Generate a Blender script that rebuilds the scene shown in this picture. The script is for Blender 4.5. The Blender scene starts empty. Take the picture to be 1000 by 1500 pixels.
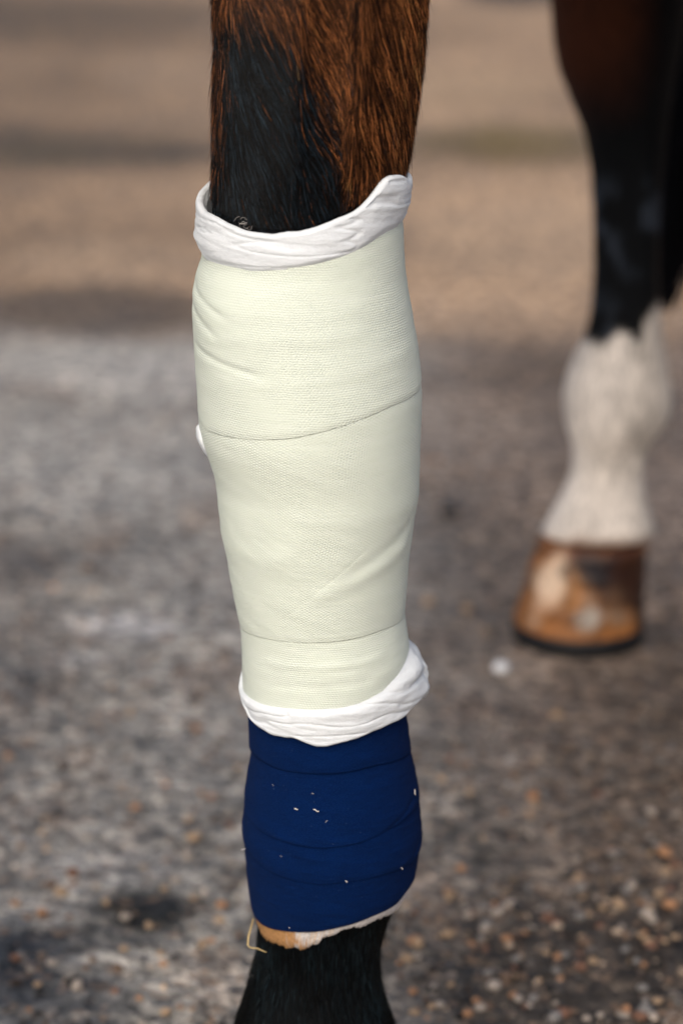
import bpy, bmesh, math
import numpy as np
from mathutils import Vector, Matrix

# ------------------------------------------------------------------ camera, world, sun, exposure
S = bpy.context.scene
COL = S.collection
PITCH = math.radians(18.0)
CAM = np.array([0.0, -1.5, 1.0])
cd = bpy.data.cameras.new('camera')
cam = bpy.data.objects.new('camera', cd)
COL.objects.link(cam)
cam.location = CAM
cam.rotation_euler = (math.pi / 2 - PITCH, 0, 0)
cd.sensor_fit = 'VERTICAL'
cd.sensor_height = 36.0
cd.sensor_width = 24.0
cd.lens = 85.0
cd.clip_start = 0.05
cd.clip_end = 500.0
cd.dof.use_dof = True
cd.dof.focus_distance = 1.525
cd.dof.aperture_fstop = 3.8
S.camera = cam

SUN_EL, SUN_AZ = math.radians(42), math.radians(196)     # azimuth clockwise from +Y (behind camera, to the left)
world = bpy.data.worlds.new('World')
S.world = world
world.use_nodes = True
wn, wl = world.node_tree.nodes, world.node_tree.links
wn.clear()
wo = wn.new('ShaderNodeOutputWorld')
wb = wn.new('ShaderNodeBackground')
ws = wn.new('ShaderNodeTexSky')
ws.sky_type = 'NISHITA'
ws.sun_disc = False
ws.sun_elevation = SUN_EL
ws.sun_rotation = SUN_AZ
ws.air_density = 1.0
ws.dust_density = 6.0
ws.ozone_density = 0.6
wb.inputs['Strength'].default_value = 0.15
wl.new(ws.outputs[0], wb.inputs[0])
wl.new(wb.outputs[0], wo.inputs[0])
sd = bpy.data.lights.new('sun', 'SUN')
sd.energy = 1.3
sd.angle = math.radians(42)
sd.color = (1.0, 0.95, 0.89)
sun = bpy.data.objects.new('sun', sd)
COL.objects.link(sun)
sdir = Vector((math.sin(SUN_AZ) * math.cos(SUN_EL), math.cos(SUN_AZ) * math.cos(SUN_EL), math.sin(SUN_EL)))
sun.rotation_euler = sdir.to_track_quat('Z', 'Y').to_euler()
sun.location = (-3, -4, 6)
S.view_settings.view_transform = 'Standard'
S.view_settings.look = 'None'
S.view_settings.gamma = 1
S.view_settings.use_curve_mapping = False
S.view_settings.exposure = -0.03

# ------------------------------------------------------------------ maths helpers
F = 85.0 / 36.0 * 1500
FW = np.array([0, math.cos(PITCH), -math.sin(PITCH)])
UP = np.array([0, math.sin(PITCH), math.cos(PITCH)])
rng = np.random.default_rng(7)

def ray(px, py):
    d = np.array([(px - 500) / F, 0, 0]) + FW - UP * (py - 750) / F
    return d

def at(px, py, y):
    """world point seen at (px,py) on the vertical plane of depth y"""
    d = ray(px, py)
    t = (y - CAM[1]) / d[1]
    return CAM + d * t

def ground_at(px, py, z=0.0):
    d = ray(px, py)
    t = (z - CAM[2]) / d[2]
    return CAM + d * t

def to_px(P):
    Q = P - CAM
    dep = Q @ FW
    return 500 + F * Q[:, 0] / dep, 750 - F * (Q @ UP) / dep

def hash3(i, j, k):
    n = (i.astype(np.int64) * 73856093) ^ (j.astype(np.int64) * 19349663) ^ (k.astype(np.int64) * 83492791)
    n = (n ^ (n >> 13)) * 1274126177 & 0x7fffffff
    n = (n ^ (n >> 16)) & 0xffff
    return n / 65535.0

def noise(x, y, z=0.0):
    x, y, z = np.broadcast_arrays(np.asarray(x, float), np.asarray(y, float), np.asarray(z, float))
    xi, yi, zi = np.floor(x), np.floor(y), np.floor(z)
    fx, fy, fz = x - xi, y - yi, z - zi
    fx, fy, fz = [f * f * (3 - 2 * f) for f in (fx, fy, fz)]
    r = 0
    for a in (0, 1):
        for b in (0, 1):
            for c in (0, 1):
                w = (fx if a else 1 - fx) * (fy if b else 1 - fy) * (fz if c else 1 - fz)
                r = r + w * hash3(xi + a, yi + b, zi + c)
    return r * 2 - 1

def fbm(x, y, z=0.0, o=4):
    r, a = 0, 0.5
    for q in range(o):
        r = r + a * noise(np.asarray(x) * 2 ** q + q * 17.3, np.asarray(y) * 2 ** q + q * 5.1, np.asarray(z) * 2 ** q)
        a *= 0.5
    return r

def sstep(a, b, x):
    t = np.clip((x - a) / (b - a), 0, 1)
    return t * t * (3 - 2 * t)

# ------------------------------------------------------------------ object helpers
def tag(o, label=None, cat=None, group=None, kind=None):
    if label: o['label'] = label
    if cat: o['category'] = cat
    if group: o['group'] = group
    if kind: o['kind'] = kind
    return o

def empty(name, loc):
    o = bpy.data.objects.new(name, None)
    COL.objects.link(o)
    o.location = loc
    o.empty_display_size = 0.05
    return o

def mesh_obj(name, V, Fc, mat, parent=None, smooth=True, uv=None, col=None):
    me = bpy.data.meshes.new(name)
    V = np.asarray(V, float)
    Fc = np.asarray(Fc)
    if Fc.ndim == 2:
        n, k = Fc.shape
        me.vertices.add(len(V)); me.vertices.foreach_set('co', V.ravel())
        me.loops.add(n * k); me.loops.foreach_set('vertex_index', Fc.ravel().astype(np.int32))
        me.polygons.add(n)
        me.polygons.foreach_set('loop_start', np.arange(0, n * k, k, dtype=np.int32))
        me.update(calc_edges=True)
    else:
        me.from_pydata(V.tolist(), [], [list(f) for f in Fc]); me.update()
    if smooth:
        me.polygons.foreach_set('use_smooth', np.ones(len(me.polygons), bool))
    li = np.empty(len(me.loops), np.int32); me.loops.foreach_get('vertex_index', li)
    if uv is not None:
        l = me.uv_layers.new(name='UVMap')
        uvv = uv if len(uv) == len(li) else np.asarray(uv)[li]
        l.data.foreach_set('uv', np.asarray(uvv, np.float32).ravel())
    if col is not None:
        a = me.color_attributes.new('Col', 'FLOAT_COLOR', 'POINT')
        c = np.ones((len(V), 4), np.float32); c[:, :3] = col
        a.data.foreach_set('color', c.ravel())
    me.materials.append(mat)
    me.validate()
    o = bpy.data.objects.new(name, me)
    COL.objects.link(o)
    if parent:
        o.parent = parent
        o.matrix_parent_inverse = Matrix.Translation(-parent.location)
    return o

def grid_faces(nu, nv, wrap=True):
    """nu columns (wrapped), nv rows; vertex index = row*nu+col"""
    nc = nu if wrap else nu - 1
    r, c = np.meshgrid(np.arange(nv - 1), np.arange(nc), indexing='ij')
    c2 = (c + 1) % nu
    return np.stack([r * nu + c, r * nu + c2, (r + 1) * nu + c2, (r + 1) * nu + c], -1).reshape(-1, 4)

# ------------------------------------------------------------------ materials
def new_mat(name):
    m = bpy.data.materials.new(name); m.use_nodes = True
    n, l = m.node_tree.nodes, m.node_tree.links
    return m, n, l, n['Principled BSDF']

def attr_col(n, name='Col'):
    a = n.new('ShaderNodeAttribute'); a.attribute_name = name
    return a

def mixc(n, l, fac, a, b, mode='MIX'):
    m = n.new('ShaderNodeMix'); m.data_type = 'RGBA'; m.blend_type = mode
    for s, v in ((m.inputs[0], fac), (m.inputs[6], a), (m.inputs[7], b)):
        if isinstance(v, (int, float)): s.default_value = v
        elif isinstance(v, tuple): s.default_value = (*v, 1)
        else: l.new(v, s)
    return m.outputs[2]

def mth(n, l, op, a, b=0.0, c=0.0):
    m = n.new('ShaderNodeMath'); m.operation = op
    for s, v in zip(m.inputs, (a, b, c)):
        if isinstance(v, (int, float)): s.default_value = v
        else: l.new(v, s)
    return m.outputs[0]

def tex_noise(n, l, vec, scale, detail=3, rough=0.5, dist=0.0):
    t = n.new('ShaderNodeTexNoise')
    t.inputs['Scale'].default_value = scale; t.inputs['Detail'].default_value = detail
    t.inputs['Roughness'].default_value = rough; t.inputs['Distortion'].default_value = dist
    if vec is not None: l.new(vec, t.inputs['Vector'])
    return t

def mapping(n, l, vec, scale=(1, 1, 1), rot=(0, 0, 0)):
    m = n.new('ShaderNodeMapping'); m.inputs['Scale'].default_value = scale; m.inputs['Rotation'].default_value = rot
    l.new(vec, m.inputs['Vector'])
    return m.outputs[0]

def ramp(n, l, fac, stops):
    r = n.new('ShaderNodeValToRGB')
    e = r.color_ramp.elements
    while len(e) < len(stops): e.new(0.5)
    for q, (p, c) in enumerate(stops):
        e[q].position = p; e[q].color = (*c, 1) if len(c) == 3 else c
    l.new(fac, r.inputs[0])
    return r.outputs[0]

def bump(n, l, h, strength, dist, prev=None):
    b = n.new('ShaderNodeBump'); b.inputs['Strength'].default_value = strength; b.inputs['Distance'].default_value = dist
    l.new(h, b.inputs['Height'])
    if prev is not None: l.new(prev, b.inputs['Normal'])
    return b.outputs[0]

def cast_material(rot, name):
    m, n, l, b = new_mat(name)
    uv = n.new('ShaderNodeTexCoord').outputs['UV']
    dn = tex_noise(n, l, uv, 45, 3)
    off = n.new('ShaderNodeVectorMath'); off.operation = 'SCALE'; off.inputs['Scale'].default_value = 0.0035
    l.new(dn.outputs['Color'], off.inputs[0])
    av = n.new('ShaderNodeVectorMath'); av.operation = 'ADD'
    l.new(uv, av.inputs[0]); l.new(off.outputs[0], av.inputs[1])
    def wave(ang, sc, dist=0.5):
        v = mapping(n, l, av.outputs[0], (1, 1, 1), (0, 0, math.radians(ang)))
        w = n.new('ShaderNodeTexWave'); w.inputs['Scale'].default_value = sc
        w.inputs['Distortion'].default_value = dist; w.inputs['Detail'].default_value = 1.5; w.inputs['Detail Scale'].default_value = 2.0
        l.new(v, w.inputs['Vector'])
        return w.outputs['Fac']
    w1 = wave(rot + 35, 182, 0.8); w2 = wave(rot - 35, 182, 0.8); w3 = wave(rot + 90, 210, 2.5)
    k = mth(n, l, 'MULTIPLY', w1, w2)
    k = mth(n, l, 'ADD', mth(n, l, 'MULTIPLY', k, 0.7), mth(n, l, 'MULTIPLY', w3, 0.35))
    st = tex_noise(n, l, mapping(n, l, uv, (22, 260, 1)), 1.0, 4, 0.6)
    patch = tex_noise(n, l, uv, 22, 2)
    vis = mth(n, l, 'MULTIPLY', k, ramp(n, l, patch.outputs['Fac'], [(0.3, (.35,) * 3), (0.65, (1,) * 3)]))
    c = mixc(n, l, mth(n, l, 'MULTIPLY', vis, 0.8), (0.63, 0.70, 0.62), (0.71, 0.785, 0.72))
    c = mixc(n, l, ramp(n, l, st.outputs['Fac'], [(0.42, (0,) * 3), (0.72, (.35,) * 3)]), c, (0.70, 0.765, 0.71))
    l.new(c, b.inputs['Base Color'])
    b.inputs['Roughness'].default_value = 0.75
    b.inputs['Subsurface Weight'].default_value = 0.08
    b.inputs['Subsurface Radius'].default_value = (0.004, 0.004, 0.003)
    nb = bump(n, l, vis, 0.7, 0.0006)
    nb = bump(n, l, st.outputs['Fac'], 0.35, 0.0006, nb)
    l.new(nb, b.inputs['Normal'])
    return m

def padding_material(name='white_cotton_padding', c0=(0.62, 0.665, 0.71), c1=(0.70, 0.75, 0.795)):
    m, n, l, b = new_mat(name)
    tc = n.new('ShaderNodeTexCoord').outputs['Object']
    a = tex_noise(n, l, tc, 60, 5, 0.6)
    f = tex_noise(n, l, mapping(n, l, tc, (300, 300, 900)), 1.0, 4, 0.7)
    l.new(mixc(n, l, a.outputs['Fac'], c0, c1), b.inputs['Base Color'])
    b.inputs['Roughness'].default_value = 0.95
    b.inputs['Subsurface Weight'].default_value = 0.15
    b.inputs['Subsurface Radius'].default_value = (0.004, 0.004, 0.004)
    w = tex_noise(n, l, mapping(n, l, tc, (35, 35, 150), (0, 0.25, 0)), 1.0, 5, 0.55, 0.6)
    nb = bump(n, l, f.outputs['Fac'], 0.5, 0.0007)
    nb = bump(n, l, a.outputs['Fac'], 0.5, 0.002, nb)
    nb = bump(n, l, w.outputs['Fac'], 0.4, 0.002, nb)
    l.new(nb, b.inputs['Normal'])
    return m

def navy_material():
    m, n, l, b = new_mat('navy_stretch_fabric')
    uv = n.new('ShaderNodeTexCoord').outputs['UV']
    f = tex_noise(n, l, mapping(n, l, uv, (900, 1500, 1)), 1.0, 3, 0.7)
    g = tex_noise(n, l, mapping(n, l, uv, (45, 90, 1)), 1.0, 6, 0.7)
    h = tex_noise(n, l, mapping(n, l, uv, (500, 420, 1)), 1.0, 1, 0.4)
    c = mixc(n, l, g.outputs['Fac'], (0.0001, 0.0040, 0.030), (0.0004, 0.0125, 0.078))
    c = mixc(n, l, ramp(n, l, f.outputs['Fac'], [(0.45, (0,) * 3), (0.75, (0.75,) * 3)]), c, (0.006, 0.028, 0.095))
    c = mixc(n, l, ramp(n, l, h.outputs['Fac'], [(0.76, (0,) * 3), (0.83, (0.5,) * 3)]), c, (0.10, 0.16, 0.28))
    l.new(c, b.inputs['Base Color'])
    b.inputs['Roughness'].default_value = 0.95
    b.inputs['Specular IOR Level'].default_value = 0.04
    b.inputs['Sheen Weight'].default_value = 0.02
    b.inputs['Sheen Tint'].default_value = (0.35, 0.5, 0.9, 1)
    nb = bump(n, l, f.outputs['Fac'], 0.8, 0.0008)
    nb = bump(n, l, g.outputs['Fac'], 0.6, 0.003, nb)
    l.new(nb, b.inputs['Normal'])
    return m

def coat_material():
    m, n, l, b = new_mat('horse_coat')
    a = attr_col(n)
    tc = n.new('ShaderNodeTexCoord').outputs['Object']
    s = tex_noise(n, l, mapping(n, l, tc, (260, 260, 45)), 1.0, 4, 0.6, 0.4)
    k = ramp(n, l, s.outputs['Fac'], [(0.3, (0.55,) * 3), (0.7, (1.25,) * 3)])
    l.new(mixc(n, l, 1.0, a.outputs['Color'], k, 'MULTIPLY'), b.inputs['Base Color'])
    b.inputs['Roughness'].default_value = 0.6
    b.inputs['Specular IOR Level'].default_value = 0.10
    l.new(bump(n, l, s.outputs['Fac'], 0.6, 0.0015), b.inputs['Normal'])
    return m

def hair_material(name='coat_hair', rough=0.38):
    m = bpy.data.materials.new(name); m.use_nodes = True
    n, l = m.node_tree.nodes, m.node_tree.links
    n.clear()
    o = n.new('ShaderNodeOutputMaterial')
    a = n.new('ShaderNodeAttribute'); a.attribute_name = 'Col'
    h = n.new('ShaderNodeBsdfPrincipled')
    l.new(a.outputs['Color'], h.inputs['Base Color'])
    h.inputs['Roughness'].default_value = rough
    h.inputs['Specular IOR Level'].default_value = 0.16 if name == 'coat_hair' else 0.03
    l.new(h.outputs[0], o.inputs[0])
    return m

def attr_material(name, rough=0.85, bs=400, bd=0.0006, spec=0.3, var=0.35):
    m, n, l, b = new_mat(name)
    a = attr_col(n)
    tc = n.new('ShaderNodeTexCoord').outputs['Object']
    s = tex_noise(n, l, tc, bs, 4, 0.6)
    k = ramp(n, l, s.outputs['Fac'], [(0.3, (1 - var,) * 3), (0.7, (1 + var,) * 3)])
    l.new(mixc(n, l, 1.0, a.outputs['Color'], k, 'MULTIPLY'), b.inputs['Base Color'])
    b.inputs['Roughness'].default_value = rough
    b.inputs['Specular IOR Level'].default_value = spec
    l.new(bump(n, l, s.outputs['Fac'], 0.6, bd), b.inputs['Normal'])
    return m

def plain_material(name, colour, colour2, rough=0.6, scale=300, bd=0.0004, spec=0.4):
    m, n, l, b = new_mat(name)
    tc = n.new('ShaderNodeTexCoord').outputs['Object']
    s = tex_noise(n, l, tc, scale, 4, 0.6)
    l.new(mixc(n, l, s.outputs['Fac'], colour, colour2), b.inputs['Base Color'])
    b.inputs['Roughness'].default_value = rough
    b.inputs['Specular IOR Level'].default_value = spec
    l.new(bump(n, l, s.outputs['Fac'], 0.5, bd), b.inputs['Normal'])
    return m

def ground_material():
    m, n, l, b = new_mat('yard_ground')
    a = attr_col(n)
    tc = n.new('ShaderNodeTexCoord').outputs['Object']
    big = tex_noise(n, l, tc, 9, 6, 0.65, 0.5)
    mid = tex_noise(n, l, tc, 42, 5, 0.65)
    fine = tex_noise(n, l, tc, 210, 3, 0.7)
    v = n.new('ShaderNodeTexVoronoi'); v.inputs['Scale'].default_value = 130; l.new(tc, v.inputs['Vector'])
    v2 = n.new('ShaderNodeTexVoronoi'); v2.inputs['Scale'].default_value = 55; l.new(mapping(n, l, tc, (1, 1, 1), (0, 0, 0.6)), v2.inputs['Vector'])
    k = ramp(n, l, mid.outputs['Fac'], [(0.36, (0.32, 0.31, 0.31)), (0.5, (1.0, 0.99, 0.97)), (0.64, (1.85, 1.78, 1.68))])
    c = mixc(n, l, 1.0, a.outputs['Color'], k, 'MULTIPLY')
    k2 = ramp(n, l, fine.outputs['Fac'], [(0.3, (0.5,) * 3), (0.72, (1.5,) * 3)])
    c = mixc(n, l, 1.0, c, k2, 'MULTIPLY')
    k3 = ramp(n, l, big.outputs['Fac'], [(0.35, (0.78,) * 3), (0.65, (1.22,) * 3)])
    c = mixc(n, l, 1.0, c, k3, 'MULTIPLY')
    # aggregate chips of differing tone showing in the surface
    sep = n.new('ShaderNodeSeparateColor'); l.new(v.outputs['Color'], sep.inputs[0])
    chip = ramp(n, l, sep.outputs[0], [(0.80, (0,) * 3), (0.86, (0.55,) * 3)])
    tone = ramp(n, l, sep.outputs[1], [(0.0, (0.30, 0.29, 0.28)), (0.5, (0.30, 0.19, 0.12)), (1.0, (0.05, 0.05, 0.055))])
    c = mixc(n, l, mth(n, l, 'MULTIPLY', chip, attr_col(n, 'Grit').outputs['Fac']), c, tone)
    l.new(c, b.inputs['Base Color'])
    rr = ramp(n, l, big.outputs['Fac'], [(0.4, (0.55,) * 3), (0.6, (0.85,) * 3)])
    l.new(rr, b.inputs['Roughness'])
    b.inputs['Specular IOR Level'].default_value = 0.35
    nb = bump(n, l, v2.outputs['Distance'], 0.9, 0.010)
    nb = bump(n, l, v.outputs['Distance'], 0.7, 0.004, nb)
    nb = bump(n, l, mid.outputs['Fac'], 0.8, 0.008, nb)
    nb = bump(n, l, fine.outputs['Fac'], 0.6, 0.002, nb)
    l.new(nb, b.inputs['Normal'])
    return m

M = dict(
    cast_h=cast_material(0, 'fibreglass_tape'), cast_d=cast_material(24, 'fibreglass_tape_diagonal'), pad=padding_material(), navy=navy_material(),
    coat=coat_material(), hair=hair_material(), tail=hair_material('tail_hair', 0.4),
    hoof=attr_material('hoof_horn', 0.45, 160, 0.0008, 0.4, 0.2), shoe=plain_material('dark_shoe_steel', (0.004, 0.005, 0.007), (0.010, 0.011, 0.013), 0.55),
    lining=padding_material('grey_inner_lining', (0.42, 0.44, 0.47), (0.58, 0.60, 0.63)),
    tanpad=attr_material('soiled_padding', 0.95, 500, 0.0008, 0.1, 0.25),
    stone=attr_material('gravel_stones', 0.7, 300, 0.0006, 0.35, 0.35), ground=ground_material(),
    straw=plain_material('straw', (0.45, 0.33, 0.14), (0.62, 0.48, 0.24), 0.6), lint=plain_material('lint_fibre', (0.55, 0.52, 0.5), (0.75, 0.72, 0.7), 0.9),
)

# ------------------------------------------------------------------ ground
def axis(dense0, dense1, step, far0, far1):
    mid = np.arange(dense0, dense1 + step / 2, step)
    def grow(start, end, sgn):
        out, s, p = [], step, start
        while (end - p) * sgn > 0:
            s *= 1.18; p += s * sgn; out.append(p)
        return out
    return np.array(sorted(grow(dense0, far0, -1)) + list(mid) + grow(dense1, far1, 1))

gx = axis(-1.0, 1.2, 0.012, -120, 120)
def yaxis():
    out, y = [], -0.6
    while y < 12:
        out.append(y); y += 0.011 if y < 1.6 else 0.011 + (y - 1.6) * 0.012
    s = 0.14
    while y < 220:
        out.append(y); s *= 1.2; y += s
    s, y = 0.012, -0.6
    low = []
    while y > -60:
        s *= 1.25; y -= s; low.append(y)
    return np.array(low[::-1] + out)
gy = yaxis()
X, Y = np.meshgrid(gx, gy)
def ground_z(x, y):
    near = np.exp(-np.maximum(np.abs(y - 0.8) - 1.5, 0) * 0.8)
    return (fbm(x * 3, y * 3, 1.0, 3) * 0.008 + fbm(x * 22, y * 22, 2.0, 3) * 0.0045 * near + fbm(x * 90, y * 90, 4.0, 2) * 0.0040 * near) * np.exp(-np.maximum(np.abs(x) - 3, 0) * .2)
# keep the ground level where hooves stand
Z = ground_z(X, Y)
LF, RH, RF, LH = (-0.016, 0.0), (0.272, 1.12), (-0.34, 0.17), (0.55, 0.96)
for hx, hy in (LF, RH, RF, LH):
    w = sstep(0.16, 0.09, np.hypot(X - hx, Y - hy))
    Z = Z * (1 - w) + w * -0.0005
Pg = np.stack([X.ravel(), Y.ravel(), Z.ravel()], 1)
front = (Pg[:, 1] > -1.0)
pxs, pys = to_px(np.where(front[:, None], Pg, np.array([0, 0.3, 0])))
xg, yg = Pg[:, 0], Pg[:, 1]
grey = np.array([0.197, 0.192, 0.183]); brown = np.array([0.165, 0.125, 0.097]); sand = np.array([0.330, 0.232, 0.155]); dark = np.array([0.030, 0.027, 0.026])
side = sstep(-0.05, 0.32, xg + 0.10 * fbm(xg * 3, yg * 3, 3.3))           # grey to the left, browner soil to the right
c = grey[None] * (1 - side[:, None]) + brown[None] * side[:, None]
lowf = fbm(xg * 7, yg * 3.5, 9.1, 4)
c = c * (1 + (0.55 + 0.3 * side) * lowf)[:, None] * (1 + 0.9 * fbm(xg * 30, yg * 17, 6.1, 3) * sstep(1.5, 0.9, yg + 0.5 * (1 - side)))[:, None]
rust = sstep(0.1, 0.45, fbm(xg * 16, yg * 9, 5.5, 3))
c = c * (1 - rust * 0.35)[:, None] + (rust * 0.35)[:, None] * np.array([0.19, 0.13, 0.095])
# sandy strip beyond the tarmac
edge = 2.62 + 0.10 * fbm(xg * 1.5, yg * 0, 7.7) + 0.05 * fbm(xg * 8, yg * 3, 1.7)
sm = sstep(-0.28, 0.28, yg - edge)
sc = sand[None] * (1 + 0.8 * fbm(xg * 0.9, yg * 2.1, 2.2, 4))[:, None]
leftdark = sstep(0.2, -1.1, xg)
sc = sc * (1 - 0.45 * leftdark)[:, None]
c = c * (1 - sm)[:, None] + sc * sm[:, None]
def blob(px, py, rx, ry, col, s, rough=0.5):
    global c
    r = np.hypot((pxs - px) / rx, (pys - py) / ry) + rough * fbm(xg * 18 / (1 + np.maximum(yg, 0)), yg * 9 / (1 + np.maximum(yg, 0)), px * 0.1, 3)
    w = sstep(1.25, 0.55, r) * s * front
    c = c * (1 - w)[:, None] + w[:, None] * np.array(col)
olive = (0.085, 0.065, 0.040)
blob(130, 222, 260, 34, (0.075, 0.058, 0.042), 0.9)
blob(60, 225, 90, 20, olive, 0.6)
blob(250, 180, 90, 14, (0.13, 0.10, 0.075), 0.5)
blob(740, 210, 190, 36, (0.095, 0.074, 0.055), 0.85)
blob(750, 212, 60, 12, (0.22, 0.165, 0.09), 0.5)
blob(80, 20, 260, 36, (0.09, 0.067, 0.048), 0.8)
blob(770, -14, 90, 16, (0.02, 0.02, 0.02), 0.95)
blob(180, 455, 320, 36, (0.075, 0.058, 0.046), 0.85)
blob(760, 350, 190, 60, (0.40, 0.29, 0.20), 0.6)
blob(680, 130, 150, 36, (0.36, 0.26, 0.17), 0.5)
blob(180, 380, 200, 30, (0.34, 0.25, 0.175), 0.5)
blob(250, 110, 110, 30, (0.30, 0.22, 0.155), 0.4)
blob(200, 540, 230, 34, (0.32, 0.315, 0.305), 0.8)
blob(170, 680, 190, 80, (0.26, 0.26, 0.255), 0.75, 0.3)
blob(250, 860, 110, 60, (0.21, 0.208, 0.203), 0.6)
blob(40, 825, 70, 34, (0.065, 0.06, 0.06), 0.7)
blob(190, 915, 85, 20, (0.42, 0.42, 0.43), 0.8)
blob(250, 560, 120, 40, (0.28, 0.275, 0.27), 0.5)
blob(110, 965, 60, 16, (0.27, 0.27, 0.275), 0.6)
blob(60, 1000, 80, 22, (0.06, 0.055, 0.055), 0.6)
blob(215, 1335, 110, 38, (0.010, 0.010, 0.0095), 1.0)  # near-black patch on the ground left of the pastern
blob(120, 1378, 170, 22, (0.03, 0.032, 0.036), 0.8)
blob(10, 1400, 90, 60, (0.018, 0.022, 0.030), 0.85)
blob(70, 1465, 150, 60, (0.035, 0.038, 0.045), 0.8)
blob(-20, 950, 90, 120, (0.10, 0.098, 0.098), 0.6)
blob(0, 1150, 60, 120, (0.08, 0.078, 0.08), 0.5)
blob(150, 1270, 120, 26, (0.235, 0.235, 0.24), 0.5)
blob(80, 1185, 30, 16, (0.05, 0.045, 0.045), 0.6)
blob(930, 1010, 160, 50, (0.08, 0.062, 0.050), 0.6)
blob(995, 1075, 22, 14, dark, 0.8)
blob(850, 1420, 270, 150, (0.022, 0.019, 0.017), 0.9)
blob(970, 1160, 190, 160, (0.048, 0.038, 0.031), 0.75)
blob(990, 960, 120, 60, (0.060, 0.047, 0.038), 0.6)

blob(660, 640, 130, 80, (0.21, 0.17, 0.14), 0.5)
c = np.clip(c * (1.42 - 0.22 * sm + 0.22 * side * sstep(0.9, 1.6, yg) * (1 - sm))[:, None], 0.012, 0.6)
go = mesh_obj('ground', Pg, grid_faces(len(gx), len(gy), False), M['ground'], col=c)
tag(go, kind='structure')
ga = go.data.attributes.new('Grit', 'FLOAT', 'POINT')
ga.data.foreach_set('value', (1 - sstep(1.6, 2.8, yg)).astype(np.float32))

# ------------------------------------------------------------------ loft of the near leg (all covers sit on it)
def profile(pts, y):
    A = np.array([at(px, py, y)[[0, 2]] for px, py in pts])
    return A[np.argsort(A[:, 1])]

class Loft:
    def __init__(s, left, right, y=0.0, k=1.05, ext=None, smooth=5):
        L, R = profile(left, y), profile(right, y)
        z0 = max(L[0, 1], R[0, 1]); z1 = min(L[-1, 1], R[-1, 1])
        s.z = np.linspace(z0, z1, 260)
        l, r = np.interp(s.z, L[:, 1], L[:, 0]), np.interp(s.z, R[:, 1], R[:, 0])
        ker = np.hanning(2 * smooth + 3)[1:-1]; ker /= ker.sum()
        pad = len(ker) // 2
        sm = lambda a: np.convolve(np.concatenate([2 * a[0] - a[pad:0:-1], a, 2 * a[-1] - a[-2:-pad - 2:-1]]), ker, 'valid')
        l, r = sm(l), sm(r)
        s.cx, s.rx, s.k, s.y = (l + r) / 2, (r - l) / 2, k, y
    def C(s, z): return np.interp(z, s.z, s.cx)
    def R(s, z): return np.interp(z, s.z, s.rx)
    def P(s, th, z, off=0.0):
        rx = s.R(z)
        k = s.k
        return np.stack([s.C(z) + (rx + off) * np.cos(th), s.y - (rx * k + off) * np.sin(th), z + 0 * th], -1)
    def hit(s, px, py, off=0.0):
        d = ray(px, py)
        ys = np.linspace(s.y - 0.14, s.y, 1500)
        t = (ys - CAM[1]) / d[1]
        x, z = CAM[0] + d[0] * t, CAM[2] + d[2] * t
        rx = s.R(z)
        q = ((x - s.C(z)) / (rx + off)) ** 2 + ((ys - s.y) / (rx * s.k + off)) ** 2
        i = np.argmax(q <= 1) if (q <= 1).any() else int(np.argmin(q))
        th = math.atan2(-(ys[i] - s.y) / (rx[i] * s.k + off), (x[i] - s.C(z[i])) / (rx[i] + off))
        return th, z[i]
    def edge(s, pts, off=0.0, back=None):
        """z as a function of theta all round, from edge pixels on the visible side"""
        h = sorted(s.hit(px, py, off) for px, py in pts)
        th = np.array([a for a, _ in h]); z = np.array([b for _, b in h])
        if back is not None:
            th = np.append(th, 1.5 * math.pi); z = np.append(z, back)
        ker = np.hanning(9); ker /= ker.sum()
        tt = np.linspace(0, 2 * math.pi, 240, endpoint=False)
        zz = np.interp(tt, th, z, period=2 * math.pi)
        zz = np.convolve(np.concatenate([zz[-4:], zz, zz[:4]]), ker, 'valid')
        return lambda t: np.interp(t, tt, zz, period=2 * math.pi)

cast_l = [(297, 250), (297, 345), (299, 375), (290, 400), (284, 430), (285, 470), (288, 520), (291, 570), (293, 620), (297, 640), (308, 670), (317, 700), (322, 750), (325, 780), (333, 810), (340, 850), (350, 900), (354, 930), (355, 980), (357, 1030), (360, 1080)]
cast_r = [(592, 240), (586, 320), (588, 345), (591, 400), (599, 450), (608, 500), (613, 540), (616, 575), (614, 650), (612, 720), (605, 760), (597, 820), (593, 870), (591, 890), (597, 930), (600, 955), (597, 1000), (594, 1080)]
leg_cast = Loft(cast_l, cast_r, 0, 1.03, smooth=3)
nav_l = [(365, 1000), (367, 1055), (368, 1100), (361, 1140), (355, 1180), (352, 1220), (355, 1260), (359, 1300), (363, 1330), (370, 1352), (384, 1385)]
nav_r = [(588, 1000), (592, 1048), (598, 1090), (604, 1112), (612, 1150), (619, 1200), (621, 1230), (617, 1252), (613, 1280), (605, 1300), (588, 1328), (570, 1352), (560, 1385)]
leg_nav = Loft(nav_l, nav_r, 0, 1.02, smooth=3)
fur_l = [(314, -60), (312, 0), (314, 60), (312, 150), (312, 230), (309, 300), (310, 380), (300, 430), (304, 570), (330, 700), (352, 850), (368, 1000), (378, 1100), (370, 1200), (378, 1330), (377, 1385), (368, 1420), (358, 1455), (343, 1500), (334, 1530), (330, 1560)]
fur_r = [(630, -60), (626, 0), (620, 80), (610, 160), (601, 220), (592, 255), (584, 290), (582, 380), (584, 430), (600, 570), (596, 700), (584, 850), (580, 1000), (584, 1100), (604, 1200), (588, 1290), (570, 1340), (557, 1385), (557, 1420), (562, 1455), (578, 1500), (588, 1530), (592, 1560)]
leg_fur = Loft(fur_l, fur_r, 0, 1.0, smooth=4)

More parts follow.
